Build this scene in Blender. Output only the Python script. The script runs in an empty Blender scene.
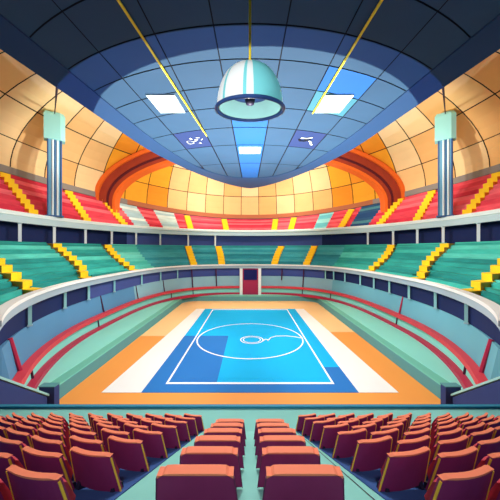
import bpy, bmesh, math, random
from math import sin, cos, pi, radians as R, sqrt
random.seed(7)
SC = bpy.context.scene
COL = SC.collection
F = 270.0            # focal length in pixels of the 500 px frame
EYE = 12.0           # eye height above the court

# ------------------------------------------------------------------ materials
def lin(h):
    h = h.lstrip('#')
    o = []
    for i in (0, 2, 4):
        c = int(h[i:i+2], 16)/255
        o.append(c/12.92 if c <= .04045 else ((c+.055)/1.055)**2.4)
    return (o[0], o[1], o[2], 1)

def mat(name, hexc, rough=.7, emit=0, vary=0.0, scale=(1, 1, 1), metal=0, spec=.25):
    m = bpy.data.materials.new(name)
    m.use_nodes = True
    nt = m.node_tree
    b = nt.nodes['Principled BSDF']
    c = lin(hexc)
    b.inputs['Base Color'].default_value = c
    b.inputs['Roughness'].default_value = rough
    b.inputs['Metallic'].default_value = metal
    b.inputs['Specular IOR Level'].default_value = spec
    if vary:
        tc = nt.nodes.new('ShaderNodeTexCoord')
        mp = nt.nodes.new('ShaderNodeMapping')
        mp.inputs['Scale'].default_value = scale
        nz = nt.nodes.new('ShaderNodeTexNoise')
        nz.inputs['Scale'].default_value = 1.0
        nz.inputs['Detail'].default_value = 3
        rp = nt.nodes.new('ShaderNodeValToRGB')
        rp.color_ramp.elements[0].position = .35
        rp.color_ramp.elements[1].position = .65
        rp.color_ramp.elements[0].color = tuple(min(1, x*(1-vary)) for x in c[:3])+(1,)
        rp.color_ramp.elements[1].color = tuple(min(1, x*(1+vary)) for x in c[:3])+(1,)
        nt.links.new(tc.outputs['Object'], mp.inputs['Vector'])
        nt.links.new(mp.outputs['Vector'], nz.inputs['Vector'])
        nt.links.new(nz.outputs['Fac'], rp.inputs['Fac'])
        nt.links.new(rp.outputs['Color'], b.inputs['Base Color'])
    if emit:
        b.inputs['Emission Color'].default_value = c
        b.inputs['Emission Strength'].default_value = emit
    return m

M = {}
def setup_materials():
    M['tan_light'] = mat('dome_cream', '#f6d9a2', .8, vary=.03, scale=(.2, .2, .2))
    M['tan'] = mat('dome_tan', '#f2c98a', .8, vary=.03, scale=(.2, .2, .2))
    M['tan_deep'] = mat('dome_sand', '#ecbb77', .8, vary=.03, scale=(.2, .2, .2))
    M['amber'] = mat('dome_amber', '#f9b030', .8, vary=.05, scale=(.2, .2, .2))
    M['amber_deep'] = mat('dome_orange', '#f09a2a', .8, vary=.05, scale=(.2, .2, .2))
    M['seam'] = mat('dark_seam', '#15131c', .9)
    M['arch_orange'] = mat('arch_orange', '#e86c26', .7)
    M['arch_red'] = mat('arch_brick', '#9c3a26', .7, vary=.06, scale=(.3, .3, .3))
    M['arch_dark'] = mat('arch_maroon', '#5e1c28', .7)
    M['canopy'] = mat('canopy_panel_blue', '#2d4b70', .8, vary=.04, scale=(.3, .3, .3))
    M['canopy_dark'] = mat('canopy_panel_navy', '#24356c', .8)
    M['canopy_bright'] = mat('canopy_panel_azure', '#1e5aa8', .8)
    M['canopy_teal'] = mat('canopy_panel_teal', '#3a7490', .8)
    M['canopy_seam'] = mat('canopy_seam', '#0b1024', .9)
    M['canopy_rim'] = mat('canopy_rim', '#21406f', .8)
    M['glow'] = mat('light_diffuser', '#fffdf4', .5, emit=1.0)
    M['white_paint'] = mat('white_paint', '#f4f4ee', .6)
    M['line_white'] = mat('court_line_white', '#ffffff', .6)
    M['grey_cornice'] = mat('grey_cornice', '#8d8a86', .8)
    M['brown_cornice'] = mat('brown_cornice', '#b5714f', .8)
    M['navy'] = mat('navy_wall', '#1a2858', .8, vary=.08, scale=(.15, .15, .15))
    M['navy_mid'] = mat('navy_side_wall', '#34457c', .8, vary=.04, scale=(.3, .3, .3))
    M['parapet'] = mat('parapet_grey', '#a9bac2', .7, vary=.04, scale=(.2, .2, .2))
    M['parapet_top'] = mat('parapet_white', '#f3f3ec', .7)
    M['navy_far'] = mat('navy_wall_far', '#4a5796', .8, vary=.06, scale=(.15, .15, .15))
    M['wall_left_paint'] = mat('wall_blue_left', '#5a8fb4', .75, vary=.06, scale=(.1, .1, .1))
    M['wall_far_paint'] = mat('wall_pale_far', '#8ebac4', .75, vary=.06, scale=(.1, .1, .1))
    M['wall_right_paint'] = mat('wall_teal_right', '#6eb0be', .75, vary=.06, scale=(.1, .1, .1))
    M['beam'] = mat('beam_pale', '#b4cdd3', .7, vary=.05, scale=(.08, .08, .3))
    M['beam_top'] = mat('beam_top', '#dcebeb', .7)
    M['post'] = mat('post_white', '#e4ebee', .6)
    M['post_dark'] = mat('post_maroon', '#4b1836', .6)
    M['post_teal'] = mat('post_mint', '#a5e0dc', .6)
    M['wall_blue'] = mat('wall_blue_grey', '#7fb0c0', .75, vary=.06, scale=(.1, .1, .1))
    M['mint'] = mat('mint_panel', '#90e2d0', .7, vary=.04, scale=(.1, .1, .1))
    M['green_cap'] = mat('green_ledge', '#6fbfa8', .7)
    M['teal_face'] = mat('dark_teal_face', '#5b9a9c', .7)
    M['rail_red'] = mat('rail_red', '#e0404c', .5)
    M['rail_crimson'] = mat('rail_crimson', '#c02a4c', .5)
    for i, c in enumerate(['#1f8e86', '#3db5a5', '#2a9d92', '#55c2b1']):
        M['teal%d' % i] = mat('teal_bench_%s' % 'abcd'[i], c, .7, vary=.13, scale=(.35, .35, 1.5))
    for i, c in enumerate(['#cf3048', '#e65462', '#d94052', '#ee6c76']):
        M['red%d' % i] = mat('red_bench_%s' % 'abcd'[i], c, .7, vary=.13, scale=(.35, .35, 1.5))
    for i, c in enumerate(['#cfe6e4', '#b9d8dc', '#dceeea', '#a9ccd4']):
        M['white%d' % i] = mat('white_bench_%s' % 'abcd'[i], c, .7, vary=.08, scale=(.35, .35, 1.5))
    for i, c in enumerate(['#7fd3d8', '#8fdce0', '#6cc4cf', '#9ae0e0']):
        M['cyan%d' % i] = mat('cyan_bench_%s' % 'abcd'[i], c, .7, vary=.08, scale=(.35, .35, 1.5))
    for i, c in enumerate(['#57c3b2', '#66ccbc', '#4dbbaa', '#74d4c4']):
        M['aqua%d' % i] = mat('aqua_bench_%s' % 'abcd'[i], c, .7, vary=.1, scale=(.35, .35, 1.5))
    for i, c in enumerate(['#2a8a93', '#3a9fa6', '#3295a0', '#4aabb0']):
        M['sea%d' % i] = mat('sea_bench_%s' % 'abcd'[i], c, .7, vary=.1, scale=(.35, .35, 1.5))
    for i, c in enumerate(['#1f4a7c', '#28567f', '#356f86', '#4c8a98']):
        M['slate%d' % i] = mat('slate_bench_%s' % 'abcd'[i], c, .7, vary=.08, scale=(.35, .35, 1.5))
    M['step_yellow'] = mat('step_yellow', '#fbd01f', .6)
    M['step_amber'] = mat('step_amber', '#f0962a', .6)
    M['floor_orange'] = mat('floor_orange', '#f6a04a', .6, vary=.02, scale=(.2, .05, 1))
    M['floor_tan'] = mat('floor_tan', '#fbcf8e', .6, vary=.02, scale=(.2, .05, 1))
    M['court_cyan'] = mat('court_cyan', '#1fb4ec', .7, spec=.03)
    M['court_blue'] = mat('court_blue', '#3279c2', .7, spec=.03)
    M['concrete_mint'] = mat('terrace_mint', '#80c8be', .8, vary=.05, scale=(.5, .5, .5))
    M['shadow'] = mat('shadow_navy', '#3c5a94', .95, vary=.06, scale=(4, 4, 4), spec=.05)
    M['kerb'] = mat('kerb_teal', '#278aa8', .7)
    M['dark'] = mat('dark_metal', '#1b1730', .6)
    M['plum'] = mat('seat_shaded_shell_plum', '#8c2a62', .75, vary=.05, scale=(6, 6, 6))  # shaded back of the red seats, put into the colour
    M['coral'] = mat('seat_lit_top_coral', '#ff8f6a', .75)  # lit top edge of the red seats, put into the colour
    M['seat_red'] = mat('seat_cushion_red', '#c2354a', .8)
    M['edge_shaded'] = mat('seat_shaded_edge_plum', '#6a2555', .6)  # seat side in shade, painted dark
    M['edge_lit'] = mat('seat_lit_edge_yellow', '#f5bf3e', .6)  # seat side in the light, painted yellow
    M['mast_blue'] = mat('mast_blue', '#6ba3c2', .45)
    M['mast_pale'] = mat('mast_pale', '#e6f4f6', .45)
    M['mast_navy'] = mat('mast_navy', '#3c5f92', .45)
    M['mast_cap'] = mat('mast_cap_mint', '#a2eae8', .6)
    M['lamp_lit_white'] = mat('lamp_lit_white', '#f6faf7', .4)
    M['lamp_mint'] = mat('lamp_mint', '#7fd9dd', .4)
    M['lamp_rim'] = mat('lamp_rim_navy', '#2c4a84', .4)
    M['lamp_in'] = mat('lamp_inside_mint', '#a6dfe0', .5)
    M['lamp_core'] = mat('lamp_core_navy', '#27437f', .5)
    M['cable_yellow'] = mat('cable_yellow', '#fbd735', .5)
    M['cable_dark'] = mat('cable_dark', '#141a38', .6)
    M['door_red'] = mat('door_crimson', '#a82a50', .6)
    M['door_glass'] = mat('door_navy', '#1b1c5a', .3)
setup_materials()

# ------------------------------------------------------------------ helpers
def mesh_obj(name, verts, faces, mats, parent=None, midx=None, smooth=False):
    me = bpy.data.meshes.new(name)
    me.from_pydata([tuple(v) for v in verts], [], faces)
    if not isinstance(mats, (list, tuple)):
        mats = [mats]
    for m in mats:
        me.materials.append(m)
    bm = bmesh.new(); bm.from_mesh(me)
    if midx:
        bm.faces.ensure_lookup_table()
        for f, i in zip(bm.faces, midx):
            f.material_index = i
    bmesh.ops.recalc_face_normals(bm, faces=bm.faces)
    if smooth:
        for f in bm.faces:
            f.smooth = True
    bm.to_mesh(me); bm.free()
    o = bpy.data.objects.new(name, me)
    COL.objects.link(o)
    if parent:
        o.parent = parent
    return o

def tag(o, label, cat, group=None, kind=None):
    o['label'] = label; o['category'] = cat
    if group: o['group'] = group
    if kind: o['kind'] = kind
    return o

def struct(o, label, cat):
    return tag(o, label, cat, kind='structure')

def empty(name, loc=(0, 0, 0), rz=0):
    o = bpy.data.objects.new(name, None)
    COL.objects.link(o)
    o.location = loc; o.rotation_euler = (0, 0, rz)
    o.empty_display_size = .2
    return o

class MB:
    def __init__(s):
        s.v = []; s.f = []; s.m = []
    def add(s, vs, fs, mi=0):
        n = len(s.v)
        s.v += [tuple(v) for v in vs]
        for f in fs:
            s.f.append([n+i for i in f]); s.m.append(mi)
    def box(s, x0, x1, y0, y1, z0, z1, mi=0):
        vs = [(x, y, z) for x in (x0, x1) for y in (y0, y1) for z in (z0, z1)]
        s.add(vs, [(0, 1, 3, 2), (4, 6, 7, 5), (0, 4, 5, 1), (2, 3, 7, 6), (0, 2, 6, 4), (1, 5, 7, 3)], mi)
    def tube(s, pts, r, n=8, mi=0):
        from mathutils import Vector
        pts = [Vector(p) for p in pts]
        rings = []
        for i, p in enumerate(pts):
            t = (pts[min(i+1, len(pts)-1)]-pts[max(i-1, 0)]).normalized()
            up = Vector((0, 0, 1)) if abs(t.z) < .9 else Vector((0, 1, 0))
            a = t.cross(up).normalized(); b = t.cross(a).normalized()
            rings.append([p+r*(cos(2*pi*k/n)*a+sin(2*pi*k/n)*b) for k in range(n)])
        vs = [v for rg in rings for v in rg]
        fs = []
        for i in range(len(pts)-1):
            for k in range(n):
                fs.append((i*n+k, i*n+(k+1) % n, (i+1)*n+(k+1) % n, (i+1)*n+k))
        fs.append(tuple(range(n))); fs.append(tuple((len(pts)-1)*n+k for k in range(n)))
        s.add(vs, fs, mi)
    def lathe(s, prof, n=32, mi=0, c=(0, 0, 0), midf=None):
        vs = []
        for r, z in prof:
            for k in range(n):
                a = 2*pi*k/n
                vs.append((c[0]+r*cos(a), c[1]+r*sin(a), c[2]+z))
        base = len(s.v)
        s.v += vs
        for i in range(len(prof)-1):
            for k in range(n):
                s.f.append([base+i*n+k, base+i*n+(k+1) % n, base+(i+1)*n+(k+1) % n, base+(i+1)*n+k])
                s.m.append(midf(i, k) if midf else mi)
    def build(s, name, mats, parent=None, smooth=False):
        return mesh_obj(name, s.v, s.f, mats, parent, s.m, smooth)

# plan rings: half-ovals with separate far and near halves
class Ring:
    def __init__(s, a, bf, bn, nf=2., nn=2., c=39.):
        s.a, s.bf, s.bn, s.nf, s.nn, s.c = a, bf, bn, nf, nn, c
    xmin = None
    def p(s, th, off=0):
        C, S = cos(th), sin(th)
        if s.xmin and S < 0 and abs(s.a*C) < s.xmin:
            # past the curve the wall runs straight back beside the terrace
            tc = math.acos(s.xmin/s.a)
            extra = (math.asin(-S)-tc)*40
            k = sin(tc)
            return math.copysign(s.xmin+off, C), s.c-(s.bn+off)*k-extra
        n = s.nf if S >= 0 else s.nn
        b = (s.bf if S >= 0 else s.bn)+off
        x = (s.a+off)*math.copysign(abs(C)**(2/n), C)
        y = s.c+b*math.copysign(abs(S)**(2/n), S)
        return x, y
    def at_u(s, u):
        """angle where the ring crosses the sight line through picture column u"""
        t = (u-250)/F
        best = None
        k0 = 90
        prev = None
        rng = range(0, 1400) 
        sg = 1 if u < 250 else -1
        for i in rng:
            th = R(90+sg*i*.1)
            x, y = s.p(th)
            d = x/y-t
            if prev is not None and d*prev <= 0:
                return th
            prev = d
        return th

def frange(a, b, n):
    return [a+(b-a)*i/n for i in range(n+1)]

def sweep(name, ring, prof, th0, th1, n, mats, parent=None, closed=True, pm=None, zf=None, smooth=False):
    """prof: (offset, z) points swept round the ring; pm: material index per profile edge"""
    vs, fs, ms = [], [], []
    k = len(prof)
    ths = frange(th0, th1, n)
    for th in ths:
        dz = zf(th) if zf else 0
        for o, z in prof:
            x, y = ring.p(th, o)
            vs.append((x, y, z+dz))
    ne = k if closed else k-1
    for i in range(n):
        for j in range(ne):
            j2 = (j+1) % k
            fs.append((i*k+j, i*k+j2, (i+1)*k+j2, (i+1)*k+j)); ms.append(pm[j] if pm else 0)
    if closed:
        fs.append(tuple(range(k))); ms.append(0)
        fs.append(tuple(n*k+j for j in range(k))); ms.append(0)
    return mesh_obj(name, vs, fs, mats, parent, ms, smooth)

TH0, TH1 = R(-50), R(230)

RA = Ring(20.5, 31.5, 28.6, 3, 2, 36)      # front of the lower tier
RL = Ring(20.4, 30.3, 27.4, 3, 2, 36)      # wall behind the rails
RL.xmin = 15.65
RT = Ring(35.0, 40.0, 40.0, 2, 2, 39)      # back of the lower tier
RB = Ring(35.5, 41.0, 41.0, 2, 2, 39)      # upper concourse beam
RU = Ring(36.2, 41.8, 41.8, 2, 2, 39)      # front of the upper tier
RC = Ring(44.0, 49.0, 49.0, 2, 2, 39)      # top of the upper tier
def zC(th):
    s = max(0, sin(th))
    return EYE+14.3-3.6*s*s

# ------------------------------------------------------------------ dome
def build_dome():
    Rr = 18.8
    nth = 48; step = R(7.5)
    al = [0, .265, .53, .79, 1.04, 1.28, 1.5]
    vs, fs, ms = [], [], []
    def P(th, a, off=0):
        z0 = zC(th)*(1-sin(a))+(EYE+14)*sin(a)+.5
        k = 1+off/45
        return (44*cos(th)*cos(a)*k, 39+49*sin(th)*cos(a)*k, z0+Rr*sin(a)*k)
    rnd = random.Random(3)
    th_start = R(90-3.75)-18*step
    g_t = .0021; g_a = .0038
    sub = 3
    for i in range(37):
        t0 = th_start+i*step; t1 = t0+step
        tm = math.degrees((t0+t1)/2)
        for j in range(len(al)-1):
            a0, a1 = al[j], al[j+1]
            gt = g_t/max(.15, cos(a0))
            far = abs(tm-90)
            if 36 < far < 55:
                mi = 3 if (rnd.random() < .6) else 4
            else:
                mi = rnd.choice([0, 0, 1, 1, 2]) if far < 90 else rnd.choice([1, 2])
            # panel (split so that the curve stays smooth)
            for p in range(sub):
                for q in range(sub):
                    ta = t0+gt+(t1-t0-2*gt)*p/sub; tb = t0+gt+(t1-t0-2*gt)*(p+1)/sub
                    aa = a0+g_a+(a1-a0-2*g_a)*q/sub; ab = a0+g_a+(a1-a0-2*g_a)*(q+1)/sub
                    n = len(vs)
                    vs += [P(ta, aa), P(tb, aa), P(tb, ab), P(ta, ab)]
                    fs.append((n, n+1, n+2, n+3)); ms.append(mi)
                    n = len(vs)
                    ta = t0+(t1-t0)*p/sub; tb = t0+(t1-t0)*(p+1)/sub
                    aa = a0+(a1-a0)*q/sub; ab = a0+(a1-a0)*(q+1)/sub
                    vs += [P(ta, aa, .06), P(tb, aa, .06), P(tb, ab, .06), P(ta, ab, .06)]
                    fs.append((n, n+1, n+2, n+3)); ms.append(5)
    o = mesh_obj('ceiling', vs, fs, [M['tan_light'], M['tan'], M['tan_deep'], M['amber'], M['amber_deep'], M['seam']], None, ms)
    struct(o, 'cream and orange tiled dome arching over the whole arena', 'ceiling')
    # cornice under the dome
    def cz(th): return zC(th)
    for nm, a0, a1, m, lab in (('trim_1', R(138), TH1, 'grey_cornice', 'grey cornice under the dome on the left'),
                               ('trim_2', R(42), R(138), 'brown_cornice', 'brown cornice under the dome at the far end'),
                               ('trim_3', TH0, R(42), 'grey_cornice', 'grey cornice under the dome on the right')):
        o = sweep(nm, RC, [(-.15, -.5), (.5, -.5), (.5, .75), (-.15, .75)], a0, a1, 60, M[m], zf=cz)
        struct(o, lab, 'cornice')
build_dome()

def build_arch():
    y0 = 65.4
    root = empty('roof_arch', (0, y0, 22))
    tag(root, 'big orange and brick red arch spanning the dome at the far end', 'arch')
    def outer(f): return (37.4*cos(f), 25.2+14.9*sin(f))
    def inner(f): return (32.6*cos(f), 23.4+12.2*sin(f))
    def band(name, k0, k1, yf, yb, m):
        vs, fs = [], []
        n = 64
        fr = [None]+frange(0, pi, n)+[None]
        pts = []
        for idx, f in enumerate(fr):
            ff = 0 if idx == 0 else (pi if idx == len(fr)-1 else f)
            o, i = outer(ff), inner(ff)
            q = []
            for k in (k0, k1):
                x = o[0]+(i[0]-o[0])*k; z = o[1]+(i[1]-o[1])*k
                if f is None: z = 20.5
                q.append((x, z))
            pts.append(q)
        for (xo, zo), (xi, zi) in pts:
            for x, z, y in ((xo, zo, yf), (xi, zi, yf), (xi, zi, yb), (xo, zo, yb)):
                vs.append((x, y, z-22))
        for i in range(len(pts)-1):
            for j in range(4):
                fs.append((i*4+j, i*4+(j+1) % 4, (i+1)*4+(j+1) % 4, (i+1)*4+j))
        fs.append((0, 1, 2, 3)); e = (len(pts)-1)*4; fs.append((e, e+1, e+2, e+3))
        return mesh_obj(name, vs, fs, M[m], root)
    band('outer_band', -.02, .17, -.5, 2.2, 'arch_orange')
    band('brick_band', .171, .52, 0, 2.2, 'arch_red')
    band('groove_band', .521, .66, .25, 2.2, 'arch_dark')
    band('brick_band', .661, .86, 0, 2.2, 'arch_red')
    band('inner_band', .861, 1.0, -.25, 2.2, 'arch_orange')
build_arch()

# ------------------------------------------------------------------ hanging canopy
def zcan(y): return 20+.111*y
YS = [-6, 3, 6, 8.5, 11, 13.4, 16.1, 19.1, 23.3, 28.7, 38, 52, 70]
XS = [-11.0, -9.7, -7.2, -4.1, -1.5, 1.5, 4.1, 7.2, 9.7, 11.0]
CANOPY_END = 67.5
def x_out(y):
    if y <= 28: return 11.6
    t = min(1, (y-28)/(CANOPY_END-28))
    return 11.6*(1-t**1.5)**.68
def x_in(y):
    if y <= 20: return 9.7
    t = min(1, (y-20)/31.0)
    return 9.7*(1-t**2.2)**.42
def build_canopy():
    mb = MB()
    G = lambda y: .012+.0016*max(0, y)
    rnd = random.Random(5)
    ymax = {0: 27, 1: 41, 2: 52, 3: 61, 4: 66}
    for i in range(len(XS)-1):
        col = min(i, len(XS)-2-i)
        ym = ymax[col]
        for j in range(len(YS)-1):
            g = G((YS[j]+YS[j+1])/2)
            x0, x1 = XS[i]+g, XS[i+1]-g
            y0, y1 = YS[j]+G(YS[j])*1.5, YS[j+1]-G(YS[j+1])*1.5
            if y0 > ym-1: continue
            mi = 0
            if col == 4 and YS[j] >= 19: mi = 2
            if col == 2 and j == 8: mi = 1
            if i == 6 and j == 5: mi = 2
            if i == 6 and j == 6: mi = 3
            nx = 4; ny = max(1, int((y1-y0)/3))
            for p in range(nx):
                for q in range(ny):
                    xa = x0+(x1-x0)*p/nx; xb = x0+(x1-x0)*(p+1)/nx
                    pts = []
                    for x, yq in ((xa, q/ny), (xb, q/ny), (xb, (q+1)/ny), (xa, (q+1)/ny)):
                        y = min(y0+(y1-y0)*yq+x*x/28, ym)
                        pts.append((x, y, zcan(y)))
                    mb.add(pts, [(0, 1, 2, 3)], mi)
    # backing above the panels
    ys = frange(-6, CANOPY_END-.3, 60)
    vs = []; fs = []
    for y in ys:
        w = max(.05, x_out(y)-.3)
        vs += [(-w, y, zcan(y)+.06), (w, y, zcan(y)+.06)]
    for k in range(len(ys)-1):
        fs.append((2*k, 2*k+1, 2*k+3, 2*k+2))
    mb.add(vs, fs, 4)
    # upper skin so that the canopy has a body
    vs = [(x, y, z+1.0) for x, y, z in vs]
    mb.add(vs, fs, 5)
    # rim
    n = 70
    def outl(k):
        # walk from near left along the edge, round the tip, to near right
        s = k/n
        f = s*2 if s <= .5 else (1-s)*2
        y = -6+(CANOPY_END+6)*(1-(1-f)**2)
        yi = -6+(51+6)*(1-(1-f)**2)
        sg = -1 if s <= .5 else 1
        return (sg*x_out(y), y), (sg*x_in(yi), yi)
    vs = []; fs = []
    for k in range(n+1):
        (xo, yo), (xi, yi) = outl(k)
        vs += [(xo, yo, zcan(yo)+1.1), (xo, yo, zcan(yo)-.06), (xi, yi, zcan(yi)-.06), (xi, yi, zcan(yi)+.05)]
    for k in range(n):
        for j in range(3):
            fs.append((k*4+j, k*4+j+1, (k+1)*4+j+1, (k+1)*4+j))
    mb.add(vs, fs, 5)
    o = mb.build('ceiling', [M['canopy'], M['canopy_dark'], M['canopy_bright'], M['canopy_teal'], M['canopy_seam'], M['canopy_rim']])
    struct(o, 'blue panelled canopy with rounded tip hanging under the dome', 'ceiling')

    def ceiling_light(x0, x1, y0, y1, label):
        xm, ym = (x0+x1)/2, (y0+y1)/2
        r = empty('ceiling_light', (xm, ym, zcan(ym)))
        r.rotation_euler = (math.atan(.111), 0, 0)
        a, b = (x1-x0)/2, (y1-y0)/2
        m = MB()
        for (p, q, s, t) in ((-a-.06, -a, -b-.06, b+.06), (a, a+.06, -b-.06, b+.06), (-a, a, -b-.06, -b), (-a, a, b, b+.06)):
            m.box(p, q, s, t, -.09, 0)
        m.build('frame', M['mast_pale'], r)
        m = MB(); m.box(-a, a, -b, b, -.06, -.01)
        m.build('diffuser', M['glow'], r)
        tag(r, label, 'light', 'ceiling lights in the canopy')
    ceiling_light(-6.55, -4.85, 17.2, 19.9, 'white square ceiling light left of the hanging lamp')
    ceiling_light(4.85, 6.55, 17.2, 19.9, 'white square ceiling light right of the hanging lamp')
    ceiling_light(-1.15, 1.15, 29.4, 32.2, 'white ceiling light on the bright blue strip below the hanging lamp')

    def stroke(mb_, pts, w=.09):
        for (xa, ya), (xb, yb) in zip(pts, pts[1:]):
            dx, dy = xb-xa, yb-ya
            L = sqrt(dx*dx+dy*dy) or 1
            nx, ny = -dy/L*w, dx/L*w
            q = [(xa+nx, ya+ny), (xb+nx, yb+ny), (xb-nx, yb-ny), (xa-nx, ya-ny)]
            mb_.add([(x, y, -.02) for x, y in q]+[(x, y, -.05) for x, y in q],
                    [(0, 1, 2, 3), (4, 5, 6, 7), (0, 1, 5, 4), (1, 2, 6, 5), (2, 3, 7, 6), (3, 0, 4, 7)])
    ym = 26.9
    r = empty('ceiling_emblem', (-5.6, ym, zcan(ym)-.02)); r.rotation_euler = (math.atan(.111), 0, 0)
    m = MB()
    stroke(m, [(-.5+.34*cos(t), .75+.55*sin(t)) for t in frange(0, 2*pi, 14)], .02)
    stroke(m, [(.35, .9), (.6, 1.05), (.5, .6)], .03)
    stroke(m, [(-.1, .35), (.25, .15), (.1, -.25), (.45, -.2)], .035)
    stroke(m, [(.75, -.1), (.95, -.5)], .03)
    stroke(m, [(-.35, -.55), (-.1, -.3), (-.2, -.8)], .03)
    stroke(m, [(.3, -.75), (.75, -.9)], .03)
    m.build('emblem_mark', M['line_white'], r)
    tag(r, 'white scribbled emblem on the dark canopy panel left of the lamp', 'emblem')
    r = empty('ceiling_emblem', (5.6, ym, zcan(ym)-.02)); r.rotation_euler = (math.atan(.111), 0, 0)
    m = MB()
    stroke(m, [(.95, 1.7), (.75, 1.35), (.6, .7), (.35, .25)], .09)
    stroke(m, [(-.65, -.75), (.0, -.6), (.45, -.85)], .09)
    m.build('emblem_mark', M['line_white'], r)
    m = MB()
    stroke(m, [(-.75, -.4), (-.6, .25), (-.1, .35), (.1, -.1), (-.2, -.35)], .12)
    stroke(m, [(.1, .2), (.35, -.35)], .08)
    m.build('emblem_body', M['canopy_seam'], r)
    tag(r, 'white and dark curled emblem on the canopy panel right of the lamp', 'emblem')

    # yellow conduits under the canopy
    m = MB()
    m.tube([(-4.95, 4, zcan(4)-.12), (-4.72, 9.8, zcan(9.8)-.12), (-4.4, 17, zcan(17)-.14), (-4.07, 25.4, zcan(25.4)-.1)], .055)
    o = m.build('ceiling_cable', M['cable_yellow'])
    tag(o, 'yellow cable running under the canopy on the left of the lamp', 'cable', 'yellow ceiling cables')
    m = MB()
    m.tube([(4.8, 4, zcan(4)-.12), (4.72, 9.8, zcan(9.8)-.12), (4.65, 20, zcan(20)-.1)], .055)
    o = m.build('ceiling_cable', M['cable_yellow'])
    tag(o, 'shorter yellow cable running under the canopy on the right of the lamp', 'cable', 'yellow ceiling cables')
build_canopy()

# ------------------------------------------------------------------ pendant lamp
def build_lamp():
    y = 9.0; zr = 16.68; r = 1.09
    root = empty('pendant_lamp', (0, y, zr))
    root.rotation_euler = (R(9), 0, 0)
    tag(root, 'large mint dome pendant lamp, lit side painted white, hanging on a yellow cable', 'lamp')
    H = 1.36
    prof = [(r*cos(a)**.75 if a < pi/2-.01 else .0, H*sin(a)) for a in frange(0, pi/2-.06, 14)]
    prof.append((.06, H))
    n = 64
    def col(i, k):
        a = math.degrees(2*pi*(k+.5)/n)
        # painted highlight: lit left side in white, the rest mint
        if 100 < a < 276 and not (218 < a < 224 or 259 < a < 263): return 0
        return 1
    m = MB(); m.lathe(prof, n, midf=col)
    m.build('lamp_shade', [M['lamp_lit_white'], M['lamp_mint']], root, smooth=True)
    inn = [(p[0]*.93, p[1]*.9+.02) for p in prof]
    m = MB(); m.lathe(inn, n)
    m.build('shade_lining', M['lamp_in'], root, smooth=True)
    m = MB()
    m.lathe([(r*1.02*1+.06*cos(t), .06*sin(t)) for t in frange(0, 2*pi, 10)], n)
    m.build('lamp_rim', M['lamp_rim'], root, smooth=True)
    m = MB(); m.lathe([(0, .42), (.62, .42), (.74, .62), (.7, .9), (0, .95)], 40)
    m.build('reflector', M['lamp_core'], root)
    m = MB(); m.lathe([(0, .12), (.13, .16), (.17, .3), (.1, .44), (0, .46)], 20)
    m.build('bulb', M['dark'], root, smooth=True)
    m = MB(); m.lathe([(0, H-.03), (.12, H-.02), (.12, H+.06), (.05, H+.12), (0, H+.12)], 20)
    m.build('cable_socket', M['lamp_mint'], root)
    m = MB(); m.tube([(0, 0, H+.1), (0, .62, zcan(y)-zr+.1)], .04)
    m.build('cable', M['cable_yellow'], root)
build_lamp()

# ------------------------------------------------------------------ masts
def build_mast(sx, label):
    u = 250+sx*193
    th = RB.at_u(u)
    x, y = RB.p(th, .45)
    zb = 17.9
    zt = EYE+138*y/F-.35
    rz = -math.atan2(x, y)
    root = empty('mast', (x, y, zb), rz)
    tag(root, label, 'mast')
    h = zt-zb
    capb = h-26*y/F
    m = MB(); m.box(-1.1, 1.1, -.6, .6, 0, capb)
    m.build('shaft', M['mast_blue'], root)
    for px, w, mm in ((-.98, .14, 'mast_navy'), (-.28, .2, 'mast_pale'), (.06, .13, 'mast_navy'), (.42, .2, 'mast_pale'), (.95, .2, 'mast_navy')):
        m = MB(); m.lathe([(w*.75, 0), (w*.75, capb)], 12, c=(px, -.6, 0))
        m.build('pipe', M[mm], root, smooth=True)
    m = MB()
    a = 1.55
    pts = [(-a, -.85), (a*.55, -1.1), (a, -.7), (a, .8), (-a, .8)]
    vs = [(px, py, capb-.2) for px, py in pts]+[(px, py, h-.5) for px, py in pts]+[(px*.82, py*.82, h) for px, py in pts]
    fs = [tuple(range(5)), tuple(10+i for i in range(5))]
    for lv in (0, 5):
        for i in range(5):
            fs.append((lv+i, lv+(i+1) % 5, lv+5+(i+1) % 5, lv+5+i))
    m.add(vs, fs); m.build('cap', M['mast_cap'], root)
    m = MB(); m.box(-1.35, 1.35, -.9, .9, 0, .25); m.build('base_plate', M['mast_navy'], root)
    m = MB()
    cx, cy = sx*11.35, 15.9
    m.tube([(x, y, zb+h+.02), (cx, cy, zcan(cy)-.02)], .07)
    o = m.build('stay_cable', M['cable_dark'])
    tag(o, 'thin dark stay cable from the %s mast up to the canopy edge' % ('left' if sx < 0 else 'right'), 'cable', 'stay cables of the masts')
build_mast(-1, 'pale blue mast with mint cap standing on the left concourse beam')
build_mast(1, 'pale blue mast with mint cap standing on the right concourse beam')

# ------------------------------------------------------------------ tiers
WORDS = ['first', 'second', 'third', 'fourth', 'fifth', 'sixth', 'seventh', 'eighth', 'ninth', 'tenth', 'eleventh', 'twelfth', 'thirteenth', 'fourteenth', 'fifteenth', 'sixteenth', 'seventeenth']

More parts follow.
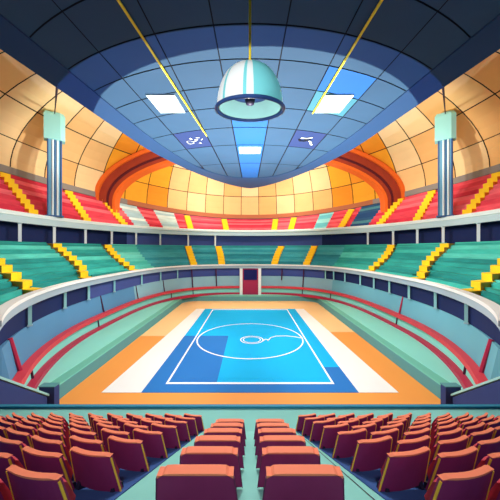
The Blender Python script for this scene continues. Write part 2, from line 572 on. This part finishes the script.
class Tier:
    def __init__(s, r0, r1, z0, z1, n):
        s.r0, s.r1, s.z0, s.z1, s.n = r0, r1, z0, z1, n
    def xy(s, th, q):
        a = s.r0.p(th); b = s.r1.p(th)
        return a[0]+(b[0]-a[0])*q, a[1]+(b[1]-a[1])*q
    def z(s, th, q):
        z1 = s.z1(th) if callable(s.z1) else s.z1
        return s.z0+(z1-s.z0)*q
    def shift(s, th, q, d):
        x0, y0 = s.xy(th-.002, q); x1, y1 = s.xy(th+.002, q)
        return d/(math.hypot(x1-x0, y1-y0)/.004)
    def row(s, th0, th1, i, mats, parent, colour):
        """one stepped bench row between two angle functions"""
        n = s.n
        q0, q1 = i/n, (i+1)/n
        dq = 1/n
        prof = [(q0, -.6), (q0, 0.02), (q0+.42*dq, 0.02), (q0+.42*dq, .5), (q0+.92*dq, .5), (q0+.95*dq, 1.3), (q1+.06*dq, 1.3), (q1+.06*dq, -.6)]
        a = th0(q0+.5*dq); b = th1(q0+.5*dq)
        seg = max(2, int(abs(b-a)/R(3)))
        vs, fs = [], []
        k = len(prof)
        for th in frange(a, b, seg):
            dz = s.z(th, q1)-s.z(th, q0)
            zb = s.z(th, q0)
            for q, f in prof:
                x, y = s.xy(th, q)
                vs.append((x-parent.location.x, y-parent.location.y, max(zb+f*dz, s.z0-.12)-parent.location.z))
        for g in range(seg):
            for j in range(k):
                fs.append((g*k+j, g*k+(j+1) % k, (g+1)*k+(j+1) % k, (g+1)*k+j))
        fs.append(tuple(range(k))); fs.append(tuple(seg*k+j for j in range(k)))
        return mesh_obj('bench_row', vs, fs, M[mats], parent)
    def stair(s, thf, w, label, group, cat='stairs', nst=None):
        from mathutils import Vector
        n = nst or s.n
        x, y = s.xy(thf(0), 0)
        root = empty('stair_flight', (x, y, s.z(thf(0), 0)))
        for i in range(n):
            q0, q1 = i/n, (i+1)/n
            th = thf(q0+.5/n)
            z0 = s.z(th, q0); z1 = s.z(th, q1)
            dz = z1-z0
            x0, y0 = s.xy(thf(q0), q0-.004); x1, y1 = s.xy(thf(q1), q1+.3/n)
            d = Vector((x1-x0, y1-y0, 0)).normalized()
            # tread edges run along the rows
            xa, ya = s.xy(th-.01, q0); xb, yb = s.xy(th+.01, q0)
            t = Vector((xb-xa, yb-ya, 0)).normalized()
            p0 = Vector((x0, y0, 0)); p1 = Vector((x1, y1, 0))
            top = z0+dz*1.02
            hw = w/2
            vs = [p0-t*hw, p0+t*hw, p1+t*hw, p1-t*hw]
            V = [(v.x-x, v.y-y, max(z0-1.1*dz, s.z0-.12)-root.location.z) for v in vs]+[(v.x-x, v.y-y, top-root.location.z) for v in vs]
            fs = [(0, 1, 2, 3), (4, 5, 6, 7), (0, 1, 5, 4), (1, 2, 6, 5), (2, 3, 7, 6), (3, 0, 4, 7)]
            mesh_obj('step', V, fs, [M['step_yellow'], M['step_amber']], root, [0, 0, 0, 1, 0, 1])
        tag(root, label, cat, group)
        return root

def build_tier(tier, pairs, w, name, tname, colours, nst, cut=None):
    """pairs: (u at the top, u at the foot) of each stair flight, left to right"""
    fl = []
    for ut, ub in pairs:
        tt = tier.r1.at_u(ut) if not callable(ut) else ut()
        tb = tier.r0.at_u(ub)
        fl.append((tb, tt))
    def fn(tb, tt): return lambda q: tb+(tt-tb)*q
    for k, (tb, tt) in enumerate(fl):
        tier.stair(fn(tb, tt), w, 'yellow stairs through the %s, %s flight from the left' % (tname, WORDS[k]), 'stairs of the '+tname, nst=nst)
    edges = [(TH1, TH1)]+fl+[(TH0, TH0)]
    for k in range(len(edges)-1):
        a, b = edges[k], edges[k+1]
        cs = colours(k)
        ncut = len(cs)
        for c in range(ncut):
            def mk(f):
                def g(q):
                    ta = a[0]+(a[1]-a[0])*q; tb = b[0]+(b[1]-b[0])*q
                    if k > 0: ta -= tier.shift(ta, q, w/2+.03)
                    if k < len(edges)-2: tb += tier.shift(tb, q, w/2+.03)
                    return ta*(1-f)+tb*f
                return g
            f0, f1 = mk(cs[c][0]), mk(cs[c][1])
            colour = cs[c][2]
            x, y = tier.xy((f0(0)+f1(0))/2, 0)
            root = empty('seating_section', (x, y, tier.z0))
            rnd = random.Random(k*31+c)
            for i in range(tier.n):
                tier.row(f0, f1, i, '%s%d' % (colour, (0, 1, 2, 1, 0, 3, 2, 3)[(i*3+rnd.randrange(2)) % 8]), root, colour)
            cname = {'teal': 'teal', 'red': 'red', 'white': 'pale white', 'cyan': 'light cyan', 'slate': 'slate blue', 'aqua': 'light aqua', 'sea': 'blue teal'}[colour]
            yield root, cname, k

lower = Tier(Ring(20.9, 31.9, 29.0, 3, 2, 36), RT, 7.7, 13.1, 9)
lo_pairs = [(-15, 40), (53.5, 90), (107, 138), (188, 195), (218, 222), (282, 274), (315, 305), (391, 366), (448, 413), (515, 463)]
secs = list(build_tier(lower, lo_pairs, 1.7, 'lower', 'lower tier', lambda k: [(0, .33, 'aqua'), (.33, 1, 'sea')] if k == 3 else [(0, .4, 'sea'), (.4, 1, 'teal')] if k == 7 else [(0, 1, 'sea' if k in (4, 5, 6) else 'teal')], 8))
def label_sections(secs, where):
    cnt = {}
    for r, cn, k in secs:
        cnt[cn] = cnt.get(cn, 0)+1
        if sum(1 for q in secs if q[1] == cn) == 1:
            lab = '%s bench section of the %s tier, the only one of its colour' % (cn, where)
        else:
            lab = '%s bench seating of the %s tier, %s %s section from the left' % (cn, where, WORDS[cnt[cn]-1], cn)
        tag(r, lab, 'bench seating', where+' tier seating')
label_sections(secs, 'lower')

upper = Tier(RU, Ring(43.7, 48.7, 48.7, 2, 2, 39), 17.0, lambda th: zC(th)-.9, 9)
up_pairs = [(2, 38), (67, 90), (103, 127), (187, 191.6), (224, 227), (275.5, 273.6), (294, 290), (352, 339.5), (402, 377), (433, 414.5), (500, 462.5)]
def upcol(k):
    if k == 3: return [(0, .12, 'red'), (.12, .36, 'white'), (.36, .58, 'red'), (.58, .86, 'white'), (.86, 1, 'red')]
    if k == 7: return [(0, .45, 'red'), (.45, .72, 'cyan'), (.72, 1, 'red')]
    if k == 8: return [(0, .15, 'red'), (.15, .72, 'slate'), (.72, 1, 'red')]
    return [(0, 1, 'red')]
secs = list(build_tier(upper, up_pairs, 1.7, 'upper', 'upper tier', upcol, 9))
label_sections(secs, 'upper')

# ------------------------------------------------------------------ concourse beam and its posts
SIDES = (('left', R(135), TH1, 'on the left'), ('far', R(45), R(135), 'at the far end'), ('right', TH0, R(45), 'on the right'))
o = sweep('trim_4', RB, [(0, 16.2), (.9, 16.2), (.9, 17.5), (0.9, 17.9), (0, 17.9), (-.12, 17.75), (-.12, 17.3), (0, 17.2)],
          TH0, TH1, 200, [M['beam'], M['beam_top'], M['navy_mid']], pm=[2, 0, 0, 1, 1, 1, 1, 0])
struct(o, 'pale concourse beam curving between the two seating tiers', 'beam')
RW = Ring(37.6, 42.6, 42.6, 2, 2, 39)
def sides(ring, ul, ur):
    l, r = ring.at_u(ul), ring.at_u(ur)
    return (('left', l, TH1, 'on the left'), ('far', r, l, 'at the far end'), ('right', TH0, r, 'on the right'))
for sd, a, b, t in sides(RW, 127, 322):
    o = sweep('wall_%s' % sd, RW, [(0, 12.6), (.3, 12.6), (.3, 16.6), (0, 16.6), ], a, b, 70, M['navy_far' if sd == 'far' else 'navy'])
    struct(o, 'dark navy concourse wall under the beam %s' % t, 'wall')
o = sweep('floor', RT, [(-.2, 12.9), (3.0, 12.9), (3.0, 13.05), (-.2, 13.05)], TH0, TH1, 160, M['teal2'])
struct(o, 'teal concourse walkway behind the lower tier', 'floor')
o = sweep('ceiling', RB, [(.8, 16.25), (2.4, 16.25), (2.4, 16.5), (.8, 16.5)], TH0, TH1, 160, M['navy_mid'])
struct(o, 'navy soffit over the concourse walkway', 'ceiling')

def posts(us, ring, off, z0, z1, w, m, label, group):
    for k, u in enumerate(us):
        th = ring.at_u(u)
        x, y = ring.p(th, off)
        r = empty('support_post', (x, y, z0), math.atan2(x, y)*-1)
        mb = MB(); mb.box(-w/2, w/2, -w/2, w/2, 0, z1-z0); mb.build('shaft', M[m], r)
        mb = MB(); mb.box(-w*.7, w*.7, -w*.7, w*.7, z1-z0-.12, z1-z0); mb.build('head_plate', M['beam'], r)
        mb = MB(); mb.box(-w*.7, w*.7, -w*.7, w*.7, 0, .1); mb.build('foot_plate', M['beam'], r)
        tag(r, label % WORDS[k], 'post', group)
posts([22, 56, 87, 113, 137, 161, 188.6, 215.6, 367, 392, 416, 441.5, 476], RB, .35, 13.05, 16.2, .42, 'post',
      'white post under the concourse beam, %s from the left', 'posts under the concourse beam')

# ------------------------------------------------------------------ lower tier front: parapet, window band, wall, rails
o = sweep('trim_5', RA, [(0, 7.45), (.5, 7.45), (.5, 8.0), (.5, 8.4), (-.18, 8.4), (-.18, 8.12), (0, 8.05)],
          TH0-R(1.5), TH1+R(1.5), 220, [M['parapet'], M['parapet_top']], pm=[0, 0, 1, 1, 1, 0, 0])
struct(o, 'white topped parapet curving along the front of the lower tier', 'parapet')
for sd, a, b, t in sides(RA, 95, 322):
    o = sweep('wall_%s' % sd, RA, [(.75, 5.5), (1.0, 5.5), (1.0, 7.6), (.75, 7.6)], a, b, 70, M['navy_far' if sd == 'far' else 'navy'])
    struct(o, 'dark navy recessed band under the lower parapet %s' % t, 'wall')
for sd, a, b, t in sides(RL, 138, 330):
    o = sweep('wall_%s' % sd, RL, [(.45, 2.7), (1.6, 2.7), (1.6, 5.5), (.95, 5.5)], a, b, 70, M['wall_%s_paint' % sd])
    struct(o, 'blue grey wall below the navy band %s' % t, 'wall')
    o = sweep('wall_%s' % sd, RL, [(.15, 1.0), (1.0, 1.0), (1.0, 2.9), (.35, 2.9)], a, b, 70, M['mint'])
    struct(o, 'mint panel between the red rails %s' % t, 'wall')
o = sweep('guard_rail', RL, [(-.16, 2.66), (.5, 2.66), (.5, 3.14), (-.16, 3.14)], TH0, TH1, 200, M['rail_red'])
tag(o, 'bright red upper rail curving round the arena wall', 'rail', 'red rails round the court')
o = sweep('guard_rail', RL, [(-.4, 1.05), (.3, 1.05), (.3, 1.58), (-.4, 1.58)], TH0, TH1, 200, M['rail_crimson'])
tag(o, 'crimson lower rail curving round the mint walkway', 'rail', 'red rails round the court')

posts([37.5, 70.4, 93, 117.6, 144, 162.4, 179, 324, 332, 343, 358, 371, 386, 405, 430, 459], RA, .5, 5.5, 7.45, .26, 'post_teal',
      'slim pale post in the navy band below the parapet, %s from the left', 'slim posts below the parapet')
def wall_post(u, z0, z1, off0, off1, w, m, label, lean=0):
    th = RL.at_u(u)
    x0, y0 = RL.p(th, off0); x1, y1 = RL.p(th+lean, off1)
    mb = MB(); mb.tube([(x0, y0, z0), (x1, y1, z1)], w, 6)
    o = mb.build('wall_post', M[m])
    tag(o, label, 'post', 'posts on the arena wall')
k = 0
for u, z0, z1, w, m, cn in ((27, 3.1, 5.6, .16, 'rail_crimson', 'crimson'), (107, 3.1, 5.5, .1, 'post_dark', 'dark maroon'), (140, 3.1, 5.5, .1, 'post_dark', 'dark maroon'), (166, 3.1, 5.5, .1, 'post_dark', 'dark maroon'),
             (193.6, 3.1, 7.4, .14, 'post_dark', 'dark maroon'), (217, 3.1, 7.4, .14, 'post_dark', 'dark maroon'), (281, 4.6, 7.4, .14, 'post_dark', 'dark maroon'), (302, 3.1, 7.4, .14, 'post_dark', 'dark maroon'),
             (396, 3.1, 5.5, .13, 'rail_crimson', 'crimson'), (474, 3.1, 5.6, .16, 'rail_crimson', 'crimson')):
    wall_post(u, z0, z1, .38, .95, w, m, '%s upright on the blue grey arena wall, %s from the left' % (cn, WORDS[k])); k += 1
k = 0
for u in (35, 100, 172, 193.6, 302, 330, 395, 462):
    wall_post(u, 1.35, 2.8, .1, .3, .1, 'post_dark', 'short dark strut on the mint panel between the rails, %s from the left' % WORDS[k]); k += 1

# portal door
def build_door():
    y = 65.35
    r = empty('door_1', (.1, y, 1.15))
    struct(r, 'crimson portal door with white jambs at the far end', 'door')
    m = MB(); m.box(-1.95, 1.95, .12, .6, 0, 6.35); m.build('door_panel', M['door_red'], r)
    m = MB(); m.box(-1.6, 1.6, .0, .125, 3.6, 6.1); m.build('door_window', M['door_glass'], r)
    for sx in (-1, 1):
        m = MB(); m.box(sx*2.25-.35, sx*2.25+.35, -.1, .6, 0, 6.4); m.build('door_jamb', M['white_paint'], r)
    m = MB(); m.box(-2.6, 2.6, -.12, .6, 6.4, 6.75); m.build('door_head', M['parapet'], r)
build_door()

# ------------------------------------------------------------------ court floor and its low wall
def build_floor():
    m = MB()
    z = 0
    def q(x0, x1, y0, y1, mi):
        m.add([(x0, y0, z), (x1, y0, z), (x1, y1, z), (x0, y1, z)], [(0, 1, 2, 3)], mi)
    q(-24, 0, 7.4, 37.7, 0); q(0, 24, 7.4, 39.5, 0)
    q(-24, 0, 37.7, 70, 1); q(0, 24, 39.5, 70, 1)
    # rounded paler patch on the right and its soft corner
    o = m.build('floor', [M['floor_orange'], M['floor_tan']])
    struct(o, 'orange and tan wooden arena floor around the blue court', 'floor')
    r = empty('sports_court', (0, 38, 0))
    tag(r, 'blue sports court with white lines and white side bands', 'court')
    def slab(name, x0, x1, y0, y1, z0, z1, mm):
        b = MB(); b.box(x0, x1, y0-38, y1-38, z0, z1); return b.build(name, M[mm], r)
    slab('court_surface', -9.15, 9.15, 22.7, 55, .0, .02, 'court_cyan')
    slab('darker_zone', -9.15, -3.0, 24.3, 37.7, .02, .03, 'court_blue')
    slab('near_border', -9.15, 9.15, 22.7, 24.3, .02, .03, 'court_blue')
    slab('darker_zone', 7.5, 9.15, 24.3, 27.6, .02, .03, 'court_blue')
    b = MB()
    for sx in (-1, 1):
        b2 = MB()
        vs = [(sx*9.15, -15.3), (sx*12.5, -15.3), (sx*10.9, 17), (sx*9.15, 17)]
        b2.add([(x, y, .0) for x, y in vs]+[(x, y, .025) for x, y in vs], [(0, 1, 2, 3), (4, 5, 6, 7), (0, 1, 5, 4), (1, 2, 6, 5), (2, 3, 7, 6), (3, 0, 4, 7)])
        b2.build('side_band', M['white_paint'], r)
    lw = .09
    for sx in (-1, 1):
        slab('side_line', sx*7.45-lw, sx*7.45+lw, 24.25, 54.2, .03, .045, 'line_white')
    slab('end_line', -7.45-lw, 7.45+lw, 24.1, 24.4, .031, .046, 'line_white')
    slab('end_line', -7.45-lw, 7.45+lw, 54.0, 54.35, .031, .046, 'line_white')
    def ringm(name, cx, cy, r0, r1, a0=0, a1=2*pi, n=72, z=.046, mm='line_white'):
        vs, fs = [], []
        for a in frange(a0, a1, n):
            for rr in (r0, r1):
                for zz in (.031, z):
                    vs.append((cx+rr*cos(a), cy+rr*sin(a)-38, zz))
        for i in range(n):
            p = i*4
            for s_, t_ in ((0, 1), (1, 3), (3, 2), (2, 0)):
                fs.append((p+s_, p+t_, p+4+t_, p+4+s_))
        return mesh_obj(name, vs, fs, M[mm], r)
    ringm('centre_circle', 0, 36.75, 6.98, 7.16)
    ringm('centre_emblem', .25, 36.0, 1.42, 1.56)
    ringm('centre_emblem', .25, 36.0, 1.08, 1.2)
    ringm('centre_emblem', .25, 36.0, .0, .95, z=.04, mm='court_cyan')
    # curl and line from the emblem to the circle
    b = MB(); b.tube([(1.75, -2.6, .05), (2.0, -1.9, .05), (2.35, -2.1, .05), (2.3, -2.6, .05), (2.8, -1.3, .05), (3.6, -.6, .05), (5, -.5, .05), (6.2, -.9, .05), (6.95, -1.4, .05)], .08, 6)
    b.build('emblem_curl', M['line_white'], r)
build_floor()

def rr_path(x, y0, y1, r, off=0, n=14):
    """rounded path: up the left side, across the far end, down the right"""
    x += off; y1 += off; r += off
    pts = [(-x, y0), (-x, y0+(y1-r-y0)*.5)]
    for a in frange(pi, pi/2, n): pts.append((-x+r+r*cos(a), y1-r+r*sin(a)))
    for a in frange(pi/2, 0, n): pts.append((x-r+r*cos(a), y1-r+r*sin(a)))
    pts += [(x, y0+(y1-r-y0)*.5), (x, y0)]
    return pts
def build_low_wall():
    prof = [(0, 0, 0), (.15, 1.02, 0), (.22, 1.08, 1), (1.1, 1.12, 1), (1.11, 1.14, 2), (6.0, 1.36, 2)]
    vs, fs, ms = [], [], []
    paths = [rr_path(15.3, 20.9, 63.5, 3.0, o) for o, z, _ in prof]
    n = len(paths[0])
    for p, (o, z, _) in zip(paths, prof):
        vs += [(x, y, z) for x, y in p]
    for j in range(len(prof)-1):
        mi = (0, 1, 1, 2, 2)[j]
        for i in range(n-1):
            fs.append((j*n+i, j*n+i+1, (j+1)*n+i+1, (j+1)*n+i)); ms.append(mi)
    o = mesh_obj('trim_6', vs, fs, [M['teal_face'], M['green_cap'], M['mint']], None, ms)
    struct(o, 'low teal wall with green ledge and mint walkway around the court', 'low wall')
    for sx, sd in ((-1, 'left'), (1, 'right')):
        m = MB(); m.box(min(sx*14.75, sx*15.9), max(sx*14.75, sx*15.9), 20.35, 20.9, 0, 1.66)
        o = m.build('end_block', M['navy_mid'])
        # pale nosing round the top
        m = MB(); m.box(min(sx*14.72, sx*15.95), max(sx*14.72, sx*15.95), 20.32, 20.93, 1.661, 1.72)
        m.build('block_cap', M['teal_face'], o)
        tag(o, 'navy end block at the near %s corner of the court' % sd, 'block', 'end blocks of the low wall')
        # rising side wall with mint coping
        y0, y1 = 20.1, 11.0
        z0, z1 = 1.05, 8.4
        xa, xb = sx*15.1, sx*14.9
        m = MB()
        t = .35*sx
        vs = [(xa, y0, 0), (xb, y1, 0), (xb, y1, z1), (xa, y0, z0)]
        vs += [(x+t, y, z) for x, y, z in vs]
        m.add(vs, [(0, 1, 2, 3), (4, 5, 6, 7), (0, 1, 5, 4), (1, 2, 6, 5), (2, 3, 7, 6), (3, 0, 4, 7)])
        o = m.build('wall_%s' % sd, M['navy_mid'])
        struct(o, 'rising navy side wall with mint coping at the near %s' % sd, 'wall')
        m = MB()
        c0, c1 = -.05*sx, .40*sx
        vs = [(xa+c0, y0+.15, z0), (xa+c1, y0+.15, z0), (xb+c1, y1, z1), (xb+c0, y1, z1)]
        vs += [(x, y, z+.16) for x, y, z in vs]
        m.add(vs, [(0, 1, 2, 3), (4, 5, 6, 7), (0, 1, 5, 4), (1, 2, 6, 5), (2, 3, 7, 6), (3, 0, 4, 7)])
        m.build('coping', M['post_teal'], o)
build_low_wall()

# ------------------------------------------------------------------ foreground terrace
RAKE = .522
def zter(y): return EYE-(1.0+RAKE*y)
ROW_D = [1.96+.675*k for k in range(8)]
SIDE_D = [1.9+.664*k for k in range(8)]
YFLAT = 6.68
ZFLAT = zter(YFLAT)
YEDGE = 7.66
def build_terrace():
    m = MB()
    W = 13.0
    pr = [(-5, zter(-5)), (YFLAT, ZFLAT), (YEDGE, ZFLAT), (YEDGE, ZFLAT-.6), (YFLAT, ZFLAT-.6), (-5, zter(-5)-.6)]
    k = len(pr)
    vs = [(-W, y, z) for y, z in pr]+[(W, y, z) for y, z in pr]
    m.add(vs, [tuple(range(k)), tuple(k+i for i in range(k))]+[(i, (i+1) % k, k+(i+1) % k, k+i) for i in range(k)])
    o = m.build('floor', M['concrete_mint'])
    struct(o, 'mint raked floor under the red seats in the foreground', 'floor')
    m = MB(); m.box(-W, W, YEDGE-.02, YEDGE+.09, ZFLAT-.6, ZFLAT+.06)
    o = m.build('trim_7', M['kerb']); struct(o, 'dark teal kerb along the front edge of the seat terrace', 'kerb')
    m = MB(); m.box(-W, W, YEDGE-.15, YEDGE, 0, ZFLAT-.6)
    o = m.build('wall_near', M['navy_mid']); struct(o, 'navy wall under the seat terrace', 'wall')
    m = MB()
    for x in (1.14,):
        y0, y1 = .5, YFLAT
        vs = [(x-.007, y0, zter(y0)+.004), (x+.007, y0, zter(y0)+.004), (x+.007, y1, zter(y1)+.004), (x-.007, y1, zter(y1)+.004)]
        m.add(vs, [(0, 1, 2, 3)])
    o = m.build('trim_8', M['dark']); struct(o, 'thin dark joint line along the right aisle', 'joint')
build_terrace()
def build_seat_shadows():  # navy sheets paint the shadow that the side seats cast on the floor
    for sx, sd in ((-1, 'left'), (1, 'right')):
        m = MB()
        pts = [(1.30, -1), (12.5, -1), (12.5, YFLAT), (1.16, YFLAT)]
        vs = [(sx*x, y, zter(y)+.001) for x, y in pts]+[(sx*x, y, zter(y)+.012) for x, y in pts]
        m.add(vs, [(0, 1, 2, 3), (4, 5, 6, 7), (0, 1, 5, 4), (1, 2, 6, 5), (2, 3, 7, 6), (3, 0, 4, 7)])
        o = m.build('floor', M['shadow'])  # navy sheet for the seats' cast shadow, laid on the floor
        struct(o, 'navy shadow painted on the floor under the %s block of red seats' % sd, 'shadow')
build_seat_shadows()

def make_chair(name, w, cap, bend, edge, h=.40):
    root = empty(name)
    nx, nz = 10, 6
    REC = .10
    def yb(x, z):  # rear face of the back
        return REC*(1-z/h)+bend*(2*x/w)**2
    def shell(z0, z1, t0, t1, grow=0., corner=0., rear=0.):
        vs, fs = [], []
        W = w+2*grow
        for side in (0, 1):
            for j in range(nz+1):
                z = z0+(z1-z0)*j/nz
                t = t0+(t1-t0)*j/nz
                for i in range(nx+1):
                    x = (-W/2+W*i/nx)
                    e = abs(2*x/W)
                    x *= 1+.14*(1-z/h)
                    zz = z-corner*max(0, (e-.72)/.28)**2*(j/nz)
                    y = yb(x/(1+.14*(1-z/h)), zz)-rear+(t+rear if side else 0)
                    vs.append((x, y, zz))
        N = (nx+1)*(nz+1)
        for j in range(nz):
            for i in range(nx):
                a = j*(nx+1)+i
                fs.append((a, a+1, a+nx+2, a+nx+1)); fs.append((N+a, N+a+1, N+a+nx+2, N+a+nx+1))
        for i in range(nx):
            fs.append((i, i+1, N+i+1, N+i)); b = nz*(nx+1)+i; fs.append((b, b+1, N+b+1, N+b))
        for j in range(nz):
            for i in (0, nx):
                a = j*(nx+1)+i; fs.append((a, a+nx+1, N+a+nx+1, N+a))
        return vs, fs
    vs, fs = shell(-.035, h-.018, .04, cap*.8, 0, .02)
    mesh_obj('backrest', vs, fs, M['plum'], root)
    vs, fs = shell(h-.019, h, cap, cap, .003, .025 if bend else .045, .003)
    mesh_obj('lit_top', vs, fs, M['coral'], root)
    for s in (-1, 1):
        vs, fs = [], []
        for j in range(7):
            z = -.04+(h)*j/6
            y = yb(w/2, z)
            x = s*(w/2*(1+.14*(1-z/h))+.001)
            for dx in (0, .007):
                for dy in (-.004, .014):
                    vs.append((x+s*dx, y+dy, z))
        for j in range(6):
            a = j*4
            for p, q in ((0, 1), (1, 3), (3, 2), (2, 0)):
                fs.append((a+p, a+q, a+4+q, a+4+p))
        fs.append((0, 1, 3, 2)); fs.append((24, 25, 27, 26))
        mesh_obj('side_tone', vs, fs, M[edge], root)
    # tipped-up cushion in front of the back
    vs, fs = [], []
    n = 8
    prof = [(.20, .02), (.27, .0), (.30, .06), (.22, .27), (.19, .29), (.14, .26)]
    k = len(prof)
    for i in range(n+1):
        e = abs(2*i/n-1)
        x = (-w/2+.06)+(w-.12)*i/n
        for y, z in prof:
            vs.append((x, y-.04, z-(.03*max(0, e-.7)/.3 if z > .15 else 0)))
    for i in range(n):
        for j in range(k):
            fs.append((i*k+j, i*k+(j+1) % k, (i+1)*k+(j+1) % k, (i+1)*k+j))
    fs.append(tuple(range(k))); fs.append(tuple(n*k+j for j in range(k)))
    mesh_obj('seat', vs, fs, M['seat_red'], root)
    for s in (-1, 1):
        m = MB()
        x = s*(w/2-.03)
        vs = []
        for xx in (x-.018, x+.018):
            vs += [(xx, .09, -.05), (xx, .27, -.145), (xx, .24, -.02), (xx, .13, .03)]
        m.add(vs, [(0, 1, 2, 3), (4, 5, 6, 7), (0, 1, 5, 4), (1, 2, 6, 5), (2, 3, 7, 6), (3, 0, 4, 7)])
        m.build('leg', M['dark'], root)
    return root

def copy_tree(o):
    c = o.copy(); COL.objects.link(c)
    for ch in list(o.children):
        d = ch.copy(); COL.objects.link(d); d.parent = c
    return c

ROWN = ['nearest', 'second nearest', 'third nearest', 'fourth nearest', 'fifth nearest', 'sixth nearest', 'second farthest', 'farthest']
def build_chairs():
    wide = make_chair('stadium_seat', .55, .085, .0, 'edge_shaded')
    slim = make_chair('stadium_seat', .445, .045, .035, 'edge_lit')
    uw = us = False
    for k in range(6):
        for s in (-1, 1):
            o = wide if not uw else copy_tree(wide); uw = True
            o.location = (s*.40, ROW_D[k], zter(ROW_D[k]))
            rn = ROWN[k] if k < 5 else 'farthest'
            tag(o, 'wide red seat with shaded plum back and lit coral top, %s row of the %s centre column' % (rn, 'left' if s < 0 else 'right'), 'seat', 'centre column seats')
    for s, side in ((-1, 'left'), (1, 'right')):
        for k in range(8):
            y0 = SIDE_D[k]
            edge = 1.36-.024*k
            i = 0
            while True:
                x = edge+.22+.478*i
                if x-.3 > .93*y0+.12: break
                phi = R(6+22*min(1, x/6))
                yy = y0
                o = slim if not us else copy_tree(slim); us = True
                o.location = (s*x, yy, zter(min(yy, YFLAT)))
                o.rotation_euler = (0, 0, s*phi)
                tag(o, 'red seat with shaded plum back and lit coral top, %s from the aisle, %s row of %s block' % (WORDS[i], ROWN[k], side), 'seat', 'seats of the %s block' % side)
                i += 1
build_chairs()

# ------------------------------------------------------------------ light
def light(kind, loc, energy, color=(1, 1, 1), size=1., rot=(0, 0, 0), spot=None, blend=0., name='scene_light', sy=None):
    L = bpy.data.lights.new(name, kind)
    L.energy = energy; L.color = color
    if kind == 'AREA':
        L.size = size
        if sy: L.shape = 'RECTANGLE'; L.size_y = sy
    elif kind == 'SUN':
        L.angle = size
    else:
        L.shadow_soft_size = size
    if spot:
        L.spot_size = spot; L.spot_blend = blend
    o = bpy.data.objects.new(name, L)
    COL.objects.link(o)
    o.location = loc; o.rotation_euler = rot
    return o

from mathutils import Vector
def aim(loc, to):
    d = Vector(to)-Vector(loc)
    return d.to_track_quat('-Z', 'Y').to_euler()
# unseen uplights added at floor level to draw the two bright ovals on the canopy
o = light('SPOT', (0, 29, .3), 21000, (.42, .55, 1.0), .05, (R(180-9), 0, 0), R(2*49.5), 0.0)
o.scale = (.74, 1, 1)
o = light('SPOT', (.5, 30, .3), 92000, (1, .97, .66), .05, (R(180-7), 0, 0), R(2*46.8), 0.0)
o.scale = (.68, 1, 1)
# light of the canopy's ceiling lights, plus an added one farther out
light('AREA', (-5.6, 18.5, 21.7), 560, (1, .97, .9), 1.6, (0, 0, 0))
light('AREA', (5.6, 18.5, 21.7), 560, (1, .97, .9), 1.6, (0, 0, 0))
light('AREA', (0, 31, 23.0), 2050, (1, .97, .9), 2.2, (0, 0, 0))
light('AREA', (0, 46, 24.6), 3000, (1, .97, .92), 6, (0, 0, 0))  # added fill, no ceiling light here
# added lights without fixtures to brighten the stands, walls, dome and far end
for sx in (-1, 1):
    for yy in (26, 44):
        p = (sx*12.4, yy, zcan(yy)-.3)
        light('SPOT', p, 7500, (1, .95, .92), .8, aim(p, (sx*40, yy+8, 13)), R(100), .5)
    p = (sx*12.6, 40, zcan(40))
    light('SPOT', p, 24000, (1, .95, .85), .6, aim(p, (sx*31, 62, 37)), R(84), .55)
    p = (sx*6, 30, zcan(30)-1)
    light('SPOT', p, 9800, (.92, 1, 1), .8, aim(p, (-sx*26, 32, 0)), R(84), .5)
    p = (sx*10.5, 13, zcan(13)-.6)
    light('SPOT', p, 4500, (.95, 1, 1), .5, aim(p, (-sx*17, 19, 2)), R(56), .5)
    p = (sx*12, 75, 25.5)
    light('POINT', p, 4200, (1, .93, .8), 1.0)
p = (0, 70.5, 27.5)
light('SPOT', p, 4500, (1, .95, .92), .8, aim(p, (0, 88, 14)), R(140), .5)
p = (0, 33, 22.6)
light('SPOT', p, 9000, (.95, 1, 1), .8, aim(p, (0, 66, 5)), R(56), .6)
# key light from the canopy to the terrace, added spots on the lamp shade, lamp bulb, added unseen rear spot
p = (0, 24, 22.2)
light('SPOT', p, 11000, (1, .95, .88), .2, aim(p, (0, 3.5, 9.3)), R(44), .5)
p = (-7, -1, 15)
light('SPOT', p, 5200, (1, 1, 1), .1, aim(p, (0, 9, 17.4)), R(12.5), .3)
p = (7, -1, 15)
light('SPOT', p, 2600, (.9, 1, 1), .1, aim(p, (0, 9, 17.4)), R(12.5), .3)
light('POINT', (0, 9.0, 16.6), 38, (1, .95, .86), .1)
p = (0, -4, 19)
light('SPOT', p, 3200, (1, .93, .95), .3, aim(p, (0, 7.0, 9.0)), R(46), 1.0)
w = bpy.data.worlds.new('World'); SC.world = w
w.use_nodes = True
w.node_tree.nodes['Background'].inputs[0].default_value = (.5, .6, 1.0, 1)
w.node_tree.nodes['Background'].inputs[1].default_value = .14

# ------------------------------------------------------------------ camera
cam = bpy.data.cameras.new('camera')
cam.sensor_width = 36; cam.lens = 36*F/500
cam.clip_end = 500; cam.clip_start = .05
co = bpy.data.objects.new('camera', cam); COL.objects.link(co)
co.location = (0, 0, EYE); co.rotation_euler = (R(90), 0, 0)
SC.camera = co
vs_ = SC.view_settings
vs_.view_transform = 'Standard'; vs_.look = 'None'; vs_.gamma = 1; vs_.use_curve_mapping = False
vs_.exposure = 0
